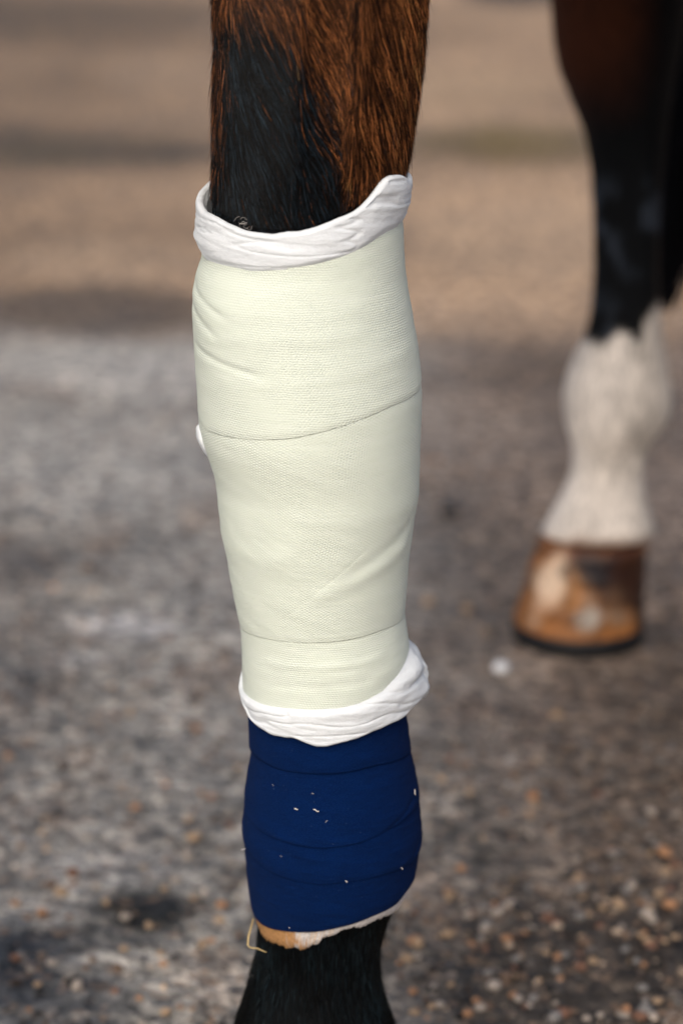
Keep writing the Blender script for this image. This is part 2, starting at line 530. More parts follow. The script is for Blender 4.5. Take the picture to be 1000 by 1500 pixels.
def wrap_layer(name, lf, zlo, zhi, off, mat, parent, nth=300, nv=120, seed=0, amp=0.0006, thick=0.0014, creases=(), fold=0.0, diag=0.0, lip=True):
    th = np.linspace(0, 2 * math.pi, nth, endpoint=False)
    v = np.linspace(0, 1, nv)
    T, V = np.meshgrid(th, v)
    Zl, Zh = zlo(T), zhi(T)
    Zz = Zl + (Zh - Zl) * V
    u = T * 0.065
    cx, sx = np.cos(T), np.sin(T)
    d = amp * 0.9 * fbm(cx * 1.4 + seed, sx * 1.4, Zz * 22, 2)
    d += amp * 0.55 * fbm(cx * 3 + seed, sx * 3 + 4, (Zz - diag * u) * 130, 2)
    d += fold * np.maximum(0, fbm(cx * 0.8 + seed, sx * 0.8 + 9, (Zz - 0.1 * u) * 210, 2))
    for th0, z0, th1, z1, w, a in creases:
        s = np.clip((T - th0) / (th1 - th0), 0, 1)
        zc = z0 + (z1 - z0) * s
        m = sstep(-0.12, 0.1, (T - min(th0, th1))) * sstep(-0.12, 0.1, (max(th0, th1) - T))
        d += a * m * np.exp(-((Zz - zc) / w) ** 2)
    taper = sstep(0, 0.004, (Zz - Zl))                                     # edge rolled in a little
    d = d + off - (1 - taper) * 0.0004
    P = lf.P(T, Zz, d)
    rows = [P]
    if lip:
        inner = lf.P(T[:1], Zz[:1] + 0.0002, d[:1] - thick)
        inner2 = lf.P(T[:1], Zz[:1] + 0.006, d[:1] - thick - 0.0004)
        rows = [inner2, inner, P]
    P = np.concatenate(rows, 0)
    k = P.shape[0]
    UVu = np.broadcast_to(th * 0.065, (k, nth))
    UV = np.stack([UVu, P[..., 2]], -1).reshape(-1, 2)
    fc = grid_faces(nth, k)
    uvl = UV[fc].copy()
    seam = uvl[:, :, 0].max(1) - uvl[:, :, 0].min(1) > 0.2
    q = uvl[seam]; q[..., 0] = np.where(q[..., 0] < 0.1, q[..., 0] + 2 * math.pi * 0.065, q[..., 0]); uvl[seam] = q
    o = mesh_obj(name, P.reshape(-1, 3), fc, mat, parent, uv=uvl.reshape(-1, 2))
    return o

# ---- cast
cast = tag(empty('leg_cast', (-0.02, 0, 0.36)), 'pale cream fibreglass cast around the lower leg, with white padding showing at both ends', 'cast')
ztop = leg_cast.edge([(300, 372), (330, 380), (370, 387), (420, 385), (480, 372), (540, 350), (586, 322)], 0.002, 0.715)
s1 = leg_cast.edge([(296, 628), (330, 640), (370, 645), (420, 644), (470, 634), (530, 615), (575, 595), (615, 572)], 0.002, 0.60)
s2 = leg_cast.edge([(353, 922), (380, 934), (420, 941), (470, 942), (520, 936), (560, 924), (592, 905)], 0.001, 0.45)
zbot = leg_cast.edge([(356, 1028), (375, 1042), (420, 1051), (480, 1050), (530, 1041), (562, 1022), (588, 990), (600, 955)], 0.0, 0.42)
cr1 = [(math.pi * 0.98, 0.668, math.pi * 0.74, 0.655, 0.0028, -0.0008), (math.pi * 0.98, 0.655, math.pi * 0.78, 0.642, 0.003, -0.0010),
       (2.6, 0.640, 1.0, 0.648, 0.005, 0.0004), (2.4, 0.612, 0.4, 0.63, 0.005, 0.0003), (2.9, 0.630, 2.0, 0.622, 0.0025, -0.0008)]
wrap_layer('tape_layer', leg_cast, s1, lambda t: ztop(t) + 0.012, 0.0013, M['cast_h'], cast, 360, 240, 1, 0.0006, 0.0010, cr1)
cr2 = [(2.1, 0.452, 1.0, 0.508, 0.0012, -0.00018), (2.3, 0.485, 1.7, 0.510, 0.007, 0.0004), (1.6, 0.475, 0.4, 0.50, 0.006, 0.0008), (1.2, 0.49, 0.3, 0.515, 0.005, -0.0005)]
wrap_layer('tape_layer', leg_cast, s2, lambda t: s1(t) + 0.014, 0.0006, M['cast_d'], cast, 360, 260, 5, 0.0006, 0.0012, cr2, diag=0.4)
cr3 = [(2.3, 0.425, 0.8, 0.428, 0.003, 0.0005), (2.2, 0.410, 1.0, 0.415, 0.003, -0.0004)]
wrap_layer('tape_layer', leg_cast, zbot, lambda t: s2(t) + 0.014, 0.0, M['cast_h'], cast, 360, 110, 9, 0.0007, 0.001, cr3)

def padding_ring(name, lf_out, edge_z, tip_z, off_out, off_tip, lf_in, off_in, depth, mat, parent, up=1, nth=420, seed=0.0, fold=0.0011, bulge=None, tips=None):
    """rolled padding: from under the tape edge, out over the rim and back inside"""
    th = np.linspace(0, 2 * math.pi, nth, endpoint=False)
    E, Tp = edge_z(th), tip_z(th)
    rows = []
    prof = []
    nO = 40
    for q in np.linspace(0, 1, nO):
        prof.append(('o', q))
    for q in np.linspace(0.08, 1, 14):
        prof.append(('r', q))
    for q in np.linspace(0.05, 1, 14):
        prof.append(('i', q))
    r = 0.0026
    cx, sx = np.cos(th), np.sin(th)
    for kind, q in prof:
        if kind == 'o':
            z = (E - up * 0.010) + ((Tp - up * r) - (E - up * 0.010)) * q
            o = off_out + (off_tip - off_out) * q + 0.0010 * math.sin(math.pi * min(q * 1.05, 1))
            w = sstep(0.10, 0.35, q)
            o = o - (1 - w) * 0.0028
            f = fold * fbm(cx * 0.9 + seed, sx * 0.9, (z - 0.08 * th * 0.06) * 170, 3) + 0.5 * fold * fbm(cx * 6 + seed, sx * 6, z * 60, 3)
            sharp = -0.8 * fold * np.exp(-(fbm(cx * 1.1 + seed + 3, sx * 1.1, z * 120 + 2, 2) / 0.05) ** 2)
            P = lf_out.P(th, z, o + (f + sharp) * w * (1 if q < 1 else 1) + (bulge(th, z) * sstep(0.0, 0.5, q) if bulge else 0))
        elif kind == 'r':
            a = math.pi * q
            z = Tp - up * r + up * r * math.sin(a)
            z = z + 0.0009 * fbm(cx * 7 + seed, sx * 7, 3.3, 3)
            base = lf_out.P(th, Tp - up * r, off_tip + (bulge(th, Tp) if bulge else 0) - r * (1 - math.cos(a)) + fold * 0.5 * fbm(cx * 6 + seed, sx * 6, Tp * 60, 3))
            P = base; P[:, 2] = z
        else:
            z = Tp - up * r - up * depth * q
            a1 = lf_out.P(th, Tp - up * r, off_tip - 2 * r)
            a2 = lf_in.P(th, z, off_in)
            s = sstep(0, 0.8, q)
            P = a1 * (1 - s) + a2 * s; P[:, 2] = z
        rows.append(P)
    P = np.stack(rows, 0)
    fc = grid_faces(nth, len(rows))
    if up < 0: fc = fc[:, ::-1]
    return mesh_obj(name, P.reshape(-1, 3), fc, mat, parent)

ttop = leg_cast.edge([(293, 309), (305, 316), (318, 323), (335, 331), (360, 341), (400, 344), (450, 338), (500, 321), (525, 310), (540, 298), (553, 282), (564, 264), (575, 256), (590, 257), (596, 264)], 0.004, 0.742)
def top_bulge(th, z):
    r = 0.0035 * np.exp(-((np.mod(th + math.pi, 2 * math.pi) - math.pi - 0.25) / 0.45) ** 2) * sstep(0.70, 0.73, z)
    return r + 0.0018 * np.exp(-((th - math.pi) / 0.5) ** 2)
padding_ring('padding_collar', leg_cast, ztop, ttop, 0.0022, 0.0026, leg_fur, 0.0002, 0.028, M['pad'], cast, 1, seed=2.0, bulge=top_bulge)
tbot = leg_cast.edge([(357, 1040), (362, 1053), (372, 1064), (385, 1073), (400, 1080), (415, 1082), (430, 1083), (445, 1090), (462, 1096), (500, 1091), (530, 1081), (570, 1062), (590, 1049), (606, 1034), (620, 1012)], 0.003, 0.405)
def bot_bulge(th, z):
    a = np.mod(th + math.pi, 2 * math.pi) - math.pi
    return 0.0110 * np.exp(-((a + 0.05) / 0.55) ** 2) * sstep(0.440, 0.400, z) * (0.8 + 0.3 * noise(th * 3, z * 90))
padding_ring('padding_cuff', leg_cast, zbot, tbot, 0.0016, 0.0026, leg_fur, 0.004, 0.03, M['pad'], cast, -1, seed=7.0, bulge=bot_bulge)

def blob_mesh(name, centre, rad, mat, parent, seed=0, n=28, amp=0.15, rot=None):
    a = np.linspace(0, 2 * math.pi, n, endpoint=False); b = np.linspace(0, math.pi, n // 2 + 1)
    A, B = np.meshgrid(a, b)
    D = np.stack([np.cos(A) * np.sin(B), np.sin(A) * np.sin(B), np.cos(B)], -1)
    k = 1 + amp * fbm(D[..., 0] * 2 + seed, D[..., 1] * 2, D[..., 2] * 2, 3)
    P = D * k[..., None] * np.array(rad)
    if rot is not None: P = P @ np.array(rot).T
    P = P + np.array(centre)
    return mesh_obj(name, P.reshape(-1, 3), grid_faces(n, len(b))[:, ::-1], mat, parent)

pt = at(302, 642, 0.0)
tilt = np.array(Matrix.Rotation(math.radians(-24), 3, 'Y'))
blob_mesh('padding_tuft', (pt[0] + 0.0005, -0.004, pt[2]), (0.0052, 0.014, 0.0115), M['pad'], cast, 3, amp=0.18, rot=tilt)

# ---- navy bandage
band = tag(empty('pastern_bandage', (-0.01, 0, 0.2)), 'navy blue stretch bandage wound in four overlapping turns below the cast', 'bandage')
n1 = leg_nav.edge([(365, 1092), (380, 1112), (405, 1126), (450, 1133), (500, 1132), (550, 1121), (602, 1098)], 0.001, 0.39)
n2 = leg_nav.edge([(356, 1190), (380, 1218), (420, 1235), (465, 1243), (510, 1240), (560, 1223), (600, 1195), (618, 1165)], 0.001, 0.36)
n3 = leg_nav.edge([(354, 1240), (372, 1264), (395, 1281), (430, 1293), (470, 1298), (520, 1293), (570, 1281), (617, 1256)], 0.001, 0.31)
n4 = leg_nav.edge([(364, 1342), (375, 1355), (395, 1364), (420, 1368), (460, 1369), (500, 1362), (550, 1345), (588, 1326), (602, 1308)], 0.001, 0.27)
wrap_layer('wrap_turn', leg_nav, n1, lambda t: n1(t) * 0 + 0.43, 0.0014, M['navy'], band, 300, 80, 11, 0.0006, 0.0026, fold=0.0007)
wrap_layer('wrap_turn', leg_nav, n2, lambda t: n1(t) + 0.02, 0.0002, M['navy'], band, 300, 100, 13, 0.0007, 0.0026, [(2.3, 0.305, 1.6, 0.300, 0.003, 0.0006), (1.2, 0.30, 0.3, 0.32, 0.002, -0.0006)], fold=0.0007)
wrap_layer('wrap_turn', leg_nav, n3, lambda t: n2(t) + 0.02, -0.0010, M['navy'], band, 300, 80, 17, 0.0006, 0.0026, [(1.1, 0.265, 0.2, 0.285, 0.0018, -0.0006)], fold=0.0007)
wrap_layer('wrap_turn', leg_nav, n4, lambda t: n3(t) + 0.02, -0.0022, M['navy'], band, 300, 80, 19, 0.0007, 0.0026, fold=0.0007)
# padding peeping out under the bandage: white, stained tan at the left
th = np.linspace(0, 2 * math.pi, 420, endpoint=False)
ep = leg_nav.edge([(368, 1352), (380, 1376), (395, 1386), (412, 1392), (445, 1394), (462, 1386), (480, 1377), (505, 1367), (530, 1361), (560, 1350), (592, 1334)], -0.002, 0.262)
rows = []
zt = n4(th) + 0.012
for q, o in ((0, -0.0042), (0.25, -0.0042), (0.5, -0.0042), (0.75, -0.0038), (0.93, -0.0040), (1.0, -0.0056), (0.85, -0.0076), (0.4, -0.0082)):
    e = ep(th) + 0.0045 * fbm(th * 9, th * 0, 1.2, 4) + 0.0012 * noise(th * 90, th * 0, 2.2)
    zz = zt + (e - zt) * q
    rows.append(leg_nav.P(th, zz, o + 0.0008 * fbm(th * 12, zz * 160, 0.4, 3)))
P = np.stack(rows, 0)
tan_w = sstep(1.86, 2.02, np.broadcast_to(th, P.shape[:2]) + 0.7 * fbm(th * 14, P[..., 2] * 160, 6.6)) * sstep(4.6, 4.0, th)[None]
pc = np.array([0.60, 0.58, 0.58])[None, None] * (1 - tan_w[..., None]) + np.array([0.42, 0.23, 0.10])[None, None] * tan_w[..., None]
spk = sstep(0.35, 0.6, noise(th * 60, th * 0, 8.8))[None] * (1 - tan_w) * 0.5 * sstep(1.2, 1.6, th)[None]
pc = pc * (1 - spk[..., None]) + np.array([0.62, 0.42, 0.24]) * spk[..., None]
mesh_obj('under_padding', P.reshape(-1, 3), grid_faces(420, len(rows))[:, ::-1], M['tanpad'], band, col=pc.reshape(-1, 3))

def tube_np(pts, rad, ns=6, closed=True):
    pts = np.asarray(pts, float); n = len(pts)
    rad = np.broadcast_to(rad, (n,))
    t = np.gradient(pts, axis=0); t /= np.linalg.norm(t, axis=1)[:, None] + 1e-12
    ref = np.array([0.31, 0.9, 0.21])
    a = np.cross(t, ref); a /= np.linalg.norm(a, axis=1)[:, None]
    b = np.cross(t, a)
    ang = np.linspace(0, 2 * math.pi, ns, endpoint=False)
    V = pts[:, None] + rad[:, None, None] * (np.cos(ang)[None, :, None] * a[:, None] + np.sin(ang)[None, :, None] * b[:, None])
    return V.reshape(-1, 3), grid_faces(ns, n)

def join(parts):
    V, Fc, o = [], [], 0
    for v, f in parts:
        V.append(v); Fc.append(f + o); o += len(v)
    return np.concatenate(V), np.concatenate(Fc)

# lint and chaff caught on the bandage
parts = []
for px, py, dx, dy, r in [(434, 1185, 5, 1.5, .0006), (463, 1187, 8, 4, .0006), (458, 1162, 3, 1, .0002), (607, 1160, 0.5, 9, .0004), (357, 1244, 5, -1, .0006), (588, 1272, 2.5, 2.5, .0005), (412, 1254, 3, 1, .00018), (507, 1291, 3, 2, .0005), (424, 1359, 2, 1, .0002), (478, 1203, 3, -2, .00018), (400, 1150, 2, 3, .00012)]:
    pp = []
    for q in (-.5, -.2, .2, .5):
        t_, z_ = leg_nav.hit(px + dx * q, py + dy * q + 0.6 * math.sin(q * 9), 0.002)
        pp.append(leg_nav.P(np.array(t_), np.array(z_), 0.0022))
    parts.append(tube_np(pp, r * 0.6, 5))
V, Fc = join(parts)
tag(mesh_obj('lint', V, Fc, M['lint'], band), kind='stuff')

# ---- straw bent out of the bandage edge
sp = [at(371, 1346, -0.012), at(368, 1358, -0.022), at(364, 1371, -0.030), at(363, 1384, -0.034), at(366, 1388, -0.036), at(377, 1389.5, -0.046), at(390, 1395, -0.056)]
V, Fc = tube_np(sp, [.0005, .0006, .0006, .0005, .0005, .0005, .0003], 8)
tag(mesh_obj('straw', V, Fc, M['straw']), 'thin bent yellow straw stuck under the bottom edge of the navy bandage', 'straw')

# ------------------------------------------------------------------ the horse
fw = np.array([-0.53, -0.848, 0]); lf_ = np.array([0.848, -0.53, 0]); MID = np.array([0.125, 0.55, 0])
def hb(a, b, z): return MID + fw * a + lf_ * b + np.array([0, 0, z])
horse = tag(empty('horse', (0.125, 0.55, 0)), 'bay horse, black lower legs, one foreleg in a cast, white sock on a hind leg', 'horse')

def cr_interp(pts, n):
    pts = np.asarray(pts, float)
    k = len(pts)
    t = np.linspace(0, k - 1, n)
    P = np.vstack([2 * pts[0] - pts[1], pts, 2 * pts[-1] - pts[-2]])
    i = np.minimum(t.astype(int), k - 2); f = (t - i)[:, None]
    p0, p1, p2, p3 = P[i], P[i + 1], P[i + 2], P[i + 3]
    return 0.5 * ((2 * p1) + (-p0 + p2) * f + (2 * p0 - 5 * p1 + 4 * p2 - p3) * f ** 2 + (-p0 + 3 * p1 - 3 * p2 + p3) * f ** 3)

def capped(rings):
    """rings (n, m, 3) -> closed quad/tri mesh as lists"""
    n, m = rings.shape[:2]
    V = rings.reshape(-1, 3)
    V = np.vstack([V, rings[0].mean(0), rings[-1].mean(0)])
    Fq = grid_faces(m, n)
    fs = [tuple(f) for f in Fq]
    for q in range(m):
        fs.append((n * m, (q + 1) % m, q))
        fs.append((n * m + 1, (n - 1) * m + q, (n - 1) * m + (q + 1) % m))
    return V, fs

def limb(data, n=40, m=28, wide=lf_):
    """data rows: x,y,z, r across 'wide', r along the other axis; rings are perpendicular to the path"""
    D = cr_interp(data, n)
    p = D[:, :3]
    t = np.gradient(p, axis=0); t /= np.linalg.norm(t, axis=1)[:, None]
    A = np.broadcast_to(wide, p.shape) - (t @ wide)[:, None] * t
    A = A / np.linalg.norm(A, axis=1)[:, None]
    B = np.cross(t, A)
    ang = np.linspace(0, 2 * math.pi, m, endpoint=False)
    R = p[:, None] + D[:, 3, None, None] * np.cos(ang)[None, :, None] * A[:, None] + D[:, 4, None, None] * np.sin(ang)[None, :, None] * B[:, None]
    return capped(R)

pieces = []
def H(a, b, z, r1, r2): return [*hb(a, b, z), r1, r2]
# torso
pieces.append(limb([H(-.88, 0, 1.27, .05, .06), H(-.83, 0, 1.26, .17, .20), H(-.70, 0, 1.25, .26, .29), H(-.50, 0, 1.24, .29, .33), H(-.25, 0, 1.20, .28, .31), H(0, 0, 1.18, .29, .31), H(.25, 0, 1.18, .28, .32), H(.5, 0, 1.19, .25, .33), H(.66, 0, 1.2, .20, .27), H(.75, 0, 1.2, .13, .17), H(.79, 0, 1.2, .05, .05)], 60, 48))
# neck and head
pieces.append(limb([H(.42, 0, 1.28, .14, .22), H(.62, 0, 1.42, .12, .22), H(.80, 0, 1.60, .09, .17), H(.93, 0, 1.78, .075, .125), H(1.0, 0, 1.88, .07, .10)], 30, 32))
pieces.append(limb([H(.93, 0, 1.93, .05, .05), H(.99, 0, 1.90, .09, .12), H(1.07, 0, 1.82, .09, .135), H(1.17, 0, 1.70, .065, .10), H(1.27, 0, 1.57, .05, .07), H(1.33, 0, 1.49, .052, .06), H(1.36, 0, 1.45, .03, .035)], 36, 32))
for s in (-1, 1):
    pieces.append(limb([H(.93, s * .05, 1.95, .022, .015), H(.93, s * .06, 2.0, .03, .018), H(.94, s * .062, 2.05, .022, .012), H(.945, s * .06, 2.10, .004, .004)], 14, 14))
# near foreleg: horizontal rings of the loft
zz = np.linspace(leg_fur.z[0], leg_fur.z[-1], 150)
ang = np.linspace(0, 2 * math.pi, 72, endpoint=False)
def bumps(th, z):
    # two tendon ridges running down the forearm, and the groove between
    return 0.0035 * np.exp(-((th - 1.20) / 0.13) ** 2) * sstep(0.735, 0.77, z) - 0.001 * np.exp(-((th - 1.48) / 0.2) ** 2) * sstep(0.735, 0.77, z) + 0.002 * np.exp(-((th - 1.78) / 0.12) ** 2) * sstep(.735, .77, z)
rings = np.stack([leg_fur.P(ang, np.full_like(ang, z), bumps(ang, z) - 0.0022) for z in zz])
pieces.append(capped(rings))
tz = leg_fur.z[-1]; tc = leg_fur.C(tz); tr = leg_fur.R(tz)
pieces.append(limb([[tc, 0, tz - 0.03, tr * .90, tr * .90], [tc, 0.0, tz + 0.05, tr * .97, tr * 1.0], [tc + .0, .02, tz + .14, .085, .11], [*hb(.50, .15, 1.12), .11, .17], [*hb(.45, .12, 1.25), .11, .18]], 24, 40, wide=np.array([1.0, 0, 0])))
# bottom of near leg into hoof
zb = leg_fur.z[0]; cb = leg_fur.C(zb); rb = leg_fur.R(zb)
pieces.append(limb([[cb, 0, zb + .03, rb * .93, rb * .95], [cb, -.008, zb, rb, rb * 1.05], [cb, -.014, .088, .058, .062], [cb, -.018, .070, .056, .060]], 12, 36, wide=np.array([1.0, 0, 0])))
# far foreleg
def fore(x, y):
    return limb([[*hb(.48, -.13, 1.22), .10, .17], [*hb(.50, -.15, 1.05), .09, .14], [x, y, .90, .07, .085], [x, y, .75, .052, .06], [x, y, .60, .044, .048], [x, y, .52, .052, .056], [x, y, .46, .044, .05], [x, y, .40, .033, .042], [x, y, .28, .031, .042], [x, y, .22, .040, .052], [x, y, .18, .035, .044], [x - .008, y - .015, .12, .036, .042], [x - .012, y - .022, .085, .052, .058], [x - .012, y - .022, .07, .05, .056]], 70, 32)
pieces.append(fore(*RF))
# visible hind leg
YB = 1.12
hind_l = [(806, -10), (806, 20), (809, 60), (816, 100), (836, 150), (855, 195), (864, 250), (867, 320), (868, 400), (864, 455), (856, 490), (840, 520), (827, 555), (823, 590), (828, 625), (838, 655), (836, 690), (822, 725), (805, 755), (795, 772), (790, 782)]
hind_r = [(1010, -10), (1004, 30), (998, 70), (990, 110), (982, 160), (976, 210), (970, 270), (966, 330), (965, 400), (966, 450), (970, 490), (977, 530), (984, 570), (984, 600), (972, 628), (950, 655), (940, 690), (946, 730), (957, 765), (960, 778), (960, 782)]
leg_h = Loft(hind_l, hind_r, YB, 0.80, smooth=4)
zz = np.linspace(leg_h.z[0], leg_h.z[-1], 130)
ang = np.linspace(0, 2 * math.pi, 48, endpoint=False)
def hind_shape(th, z):
    a = 0.005 * np.exp(-((th - 1.1) / 0.5) ** 2) * (sstep(.28, .40, z) * sstep(.62, .5, z))      # tendon
    a = a - 0.006 * np.exp(-((th - 1.75) / 0.35) ** 2) * (sstep(.28, .34, z) * sstep(.62, .5, z))
    a = a + 0.004 * np.exp(-((th - 1.9) / 0.6) ** 2) * np.exp(-((z - .235) / .035) ** 2) - 0.004 * np.exp(-((th - 1.1) / .3) ** 2) * np.exp(-((z - .215) / .04) ** 2)
    return a
rings = np.stack([leg_h.P(ang, np.full_like(ang, z), hind_shape(ang, z)) for z in zz])
pieces.append(capped(rings))
hz = leg_h.z[-1]; hc = leg_h.C(hz); hr = leg_h.R(hz)
pieces.append(limb([[hc, YB, hz - .02, hr * .98, hr * .8], [hc - .01, YB - .01, hz + .06, hr * 1.12, hr * .95], [*hb(-.47, -.17, .92), .13, .15], [*hb(-.48, -.15, 1.08), .15, .20], [*hb(-.52, -.12, 1.25), .14, .22]], 24, 40, wide=np.array([1.0, 0, 0])))
# other hind leg
x, y = LH
pieces.append(limb([[*hb(-.52, .12, 1.25), .14, .22], [*hb(-.48, .15, 1.06), .13, .20], [*hb(-.46, .17, .88), .10, .14], [*hb(-.54, .18, .72), .06, .085], [x + .03, y + .045, .60, .042, .075], [x + .035, y + .05, .53, .042, .07], [x + .02, y + .03, .46, .034, .05], [x + .01, y + .015, .36, .031, .042], [x, y, .28, .034, .044], [x, y, .225, .042, .056], [x - .01, y - .015, .17, .035, .045], [x - .02, y - .03, .12, .040, .046], [x - .02, y - .03, .085, .052, .058], [x - .02, y - .03, .07, .05, .056]], 80, 32))
# tail dock
pieces.append(limb([H(-.80, 0, 1.36, .05, .05), H(-.90, 0, 1.34, .038, .038), H(-.94, -.02, 1.24, .032, .032), H(-.95, -.05, 1.10, .022, .022), H(-.95, -.07, 1.0, .01, .01)], 16, 16))
V, Fs, o = [], [], 0
for v, f in pieces:
    V.append(v); Fs += [tuple(q + o for q in g) for g in f]; o += len(v)
tmp = bpy.data.meshes.new('tmp'); tmp.from_pydata(np.concatenate(V).tolist(), [], Fs)
bm = bmesh.new(); bm.from_mesh(tmp); bmesh.ops.recalc_face_normals(bm, faces=bm.faces); bm.to_mesh(tmp); bm.free()
to = bpy.data.objects.new('tmp', tmp); COL.objects.link(to)
rm = to.modifiers.new('r', 'REMESH'); rm.mode = 'VOXEL'; rm.voxel_size = 0.0065; rm.use_smooth_shade = True
smo = to.modifiers.new('s', 'SMOOTH'); smo.factor = 0.5; smo.iterations = 3
dg = bpy.context.evaluated_depsgraph_get()
ev = to.evaluated_get(dg).to_mesh()
nv = len(ev.vertices); BV = np.empty(nv * 3, np.float32); ev.vertices.foreach_get('co', BV); BV = BV.reshape(-1, 3).astype(float)
npl = len(ev.polygons)
li = np.empty(len(ev.loops), np.int32); ev.loops.foreach_get('vertex_index', li)
ltot = np.empty(npl, np.int32); ev.polygons.foreach_get('loop_total', ltot)
assert (ltot == 4).all()
BF = li.reshape(-1, 4)
to.to_mesh_clear() if hasattr(to, 'to_mesh_clear') else None
bpy.data.objects.remove(to); bpy.data.meshes.remove(tmp)

BROWN = np.array([0.060, 0.020, 0.008]); BLACK = np.array([0.0028, 0.0038, 0.0055]); WHITE = np.array([0.80, 0.74, 0.68])
def brown_mask(px, py):
    """where the forearm coat of the near leg is bay rather than black (picture coordinates of the leg's front)"""
    e = 20 * fbm(px / 40, py / 90, 4.4, 3)
    xb = np.interp(py, [-50, 20, 60, 110, 180, 250, 290, 330], [330, 375, 430, 455, 468, 488, 515, 530]) + e
    m = sstep(-22, 30, px - xb) 
    m = np.maximum(m, sstep(328, 314, px + 0.3 * e) * sstep(290, 170, py))
    m = np.maximum(m, sstep(48, -20, py + e))
    m = m * (1 - 0.75 * sstep(255, 300, py) * sstep(525, 480, px))
    return m
def body_colour(P):
    c = np.tile(BROWN, (len(P), 1))
    x, y, z = P.T
    n_ = fbm(x * 9, y * 9, z * 5, 3)
    low = sstep(0.80, 0.66, z + 0.06 * n_)
    c = c * (1 - low)[:, None] + BLACK * low[:, None]
    px, py = to_px(P)
    # near leg
    d = np.hypot(x - LF[0], y - LF[1])
    near = (d < 0.12) & (z < 0.95)
    b = brown_mask(px, py) * sstep(0.66, 0.70, z)
    cn = BLACK * (1 - b)[:, None] + BROWN * 0.2 * b[:, None]
    c[near] = cn[near]
    # hind leg with sock
    hm = (np.hypot(x - RH[0] - .02, y - RH[1]) < 0.16) & (z < 0.85)
    e = 14 * fbm(x * 60, z * 18, 2.0, 3)
    brn = sstep(230, 60, py + 0.45 * np.maximum(px - 850, 0) + e * 2) * sstep(985, 900, px)
    ch = BLACK * (1 - brn)[:, None] + np.array([0.050, 0.014, 0.006]) * brn[:, None]
    ch = ch + (np.array([0.034, 0.044, 0.062]) * (sstep(0.0, 0.4, fbm(px / 28, py / 45, 3.0, 3)) * sstep(240, 300, py))[:, None])  # bluish sheen of the black leg painted in as lighter patches
    e = e * 1.8
    lim = np.interp(px, [850, 868, 885, 900, 915, 935, 945, 965, 985], [505, 512, 512, 488, 492, 512, 470, 445, 440])
    wh = sstep(-9, 9, py - lim + 0.9 * e)
    tn = fbm(px / 30, py / 40, 8.0, 3)
    W = np.array([0.88, 0.81, 0.74])[None] * (1 + 0.45 * np.minimum(tn, 0.1))[:, None] * (1 - 0.25 * sstep(890, 960, px))[:, None]  # shade on the right side of the sock painted into its white
    cor = sstep(778, 806, py + 0.3 * e)
    W = W * (1 - cor)[:, None] + np.array([0.20, 0.085, 0.03]) * cor[:, None]
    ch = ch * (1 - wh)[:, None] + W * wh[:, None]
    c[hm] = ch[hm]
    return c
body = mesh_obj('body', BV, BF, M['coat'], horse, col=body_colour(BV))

# hooves
def hoof(cx, cy, d, top_c, colour_fn=None, length=0.155, width=0.138, htop=0.088, ztop_back=0.05):
    d = np.array([d[0], d[1]]) / np.hypot(*d); s = np.array([-d[1], d[0]])
    m, nv_ = 72, 26
    a = np.linspace(0, 2 * math.pi, m, endpoint=False)
    fl = np.where(np.cos(a) < 0, 0.80, 1.0)
    ux, uy = np.cos(a) * fl, np.sign(np.sin(a)) * np.abs(np.sin(a)) ** 0.92
    rows = []
    for q in np.linspace(0, 1, nv_):
        k = 1 - (0.17 if colour_fn else 0.20) * q
        ht = htop + (ztop_back - htop) * (1 - np.cos(a)) / 2
        z = 0.020 + (ht - 0.020) * q
        c0 = np.array([cx, cy]) * (1 - q) + np.array(top_c) * q
        ring = 1 + 0.008 * math.sin(q * 30) + 0.006 * noise(np.cos(a) * 3, np.sin(a) * 3, q * 7)
        XY = c0[None] + (ux * ring * k * length / 2)[:, None] * d[None] + (uy * ring * k * width / 2)[:, None] * s[None]
        rows.append(np.column_stack([XY, z]))
    top = rows[-1]
    for q in (0.93, 0.7, 0.3):                                              # rounded coronet running in under the skin
        cc = top.mean(0); r = cc + (top - cc) * q; r[:, 2] = top[:, 2] + 0.003; rows.append(r)
    R = np.stack(rows)
    V = R.reshape(-1, 3)
    cc = colour_fn(V) if colour_fn else np.tile([0.025, 0.022, 0.02], (len(V), 1)) * (1 + 0.3 * fbm(V[:, 0] * 80, V[:, 1] * 80, V[:, 2] * 10))[:, None]
    ho = mesh_obj('hoof', V, grid_faces(m, len(rows)), M['hoof'], horse, col=cc)
    # shoe
    out = []
    b = a[(np.cos(a) > -0.86)]
    b = np.sort(np.mod(b + math.pi, 2 * math.pi)) - math.pi
    flb = np.where(np.cos(b) < 0, 0.80, 1.0)
    for r0, z in ((1.035, 0.0), (1.05, 0.017), (1.02, 0.0205), (0.66, 0.0205), (0.66, 0.0), (1.035, 0.0)):
        XY = np.array([cx, cy])[None] + (np.cos(b) * flb * r0 * length / 2)[:, None] * d + (np.sin(b) * r0 * width / 2)[:, None] * s
        out.append(np.column_stack([XY, np.full(len(b), z + 0.0)]))
    R = np.stack(out, 1)
    V = R.reshape(-1, 3)
    fc = grid_faces(6, len(b), False)
    n_ = len(b)
    fc = [tuple(f) for f in fc] + [(0, 1, 2, 3, 4), tuple((n_ - 1) * 6 + q for q in (4, 3, 2, 1, 0))]
    sh = mesh_obj('horseshoe', V, np.array(fc, dtype=object), M['shoe'], ho, smooth=False)
    sh.matrix_parent_inverse = Matrix.Translation(-horse.location)
    sh.parent = ho
    sh.matrix_parent_inverse = Matrix.Identity(4)
    return ho
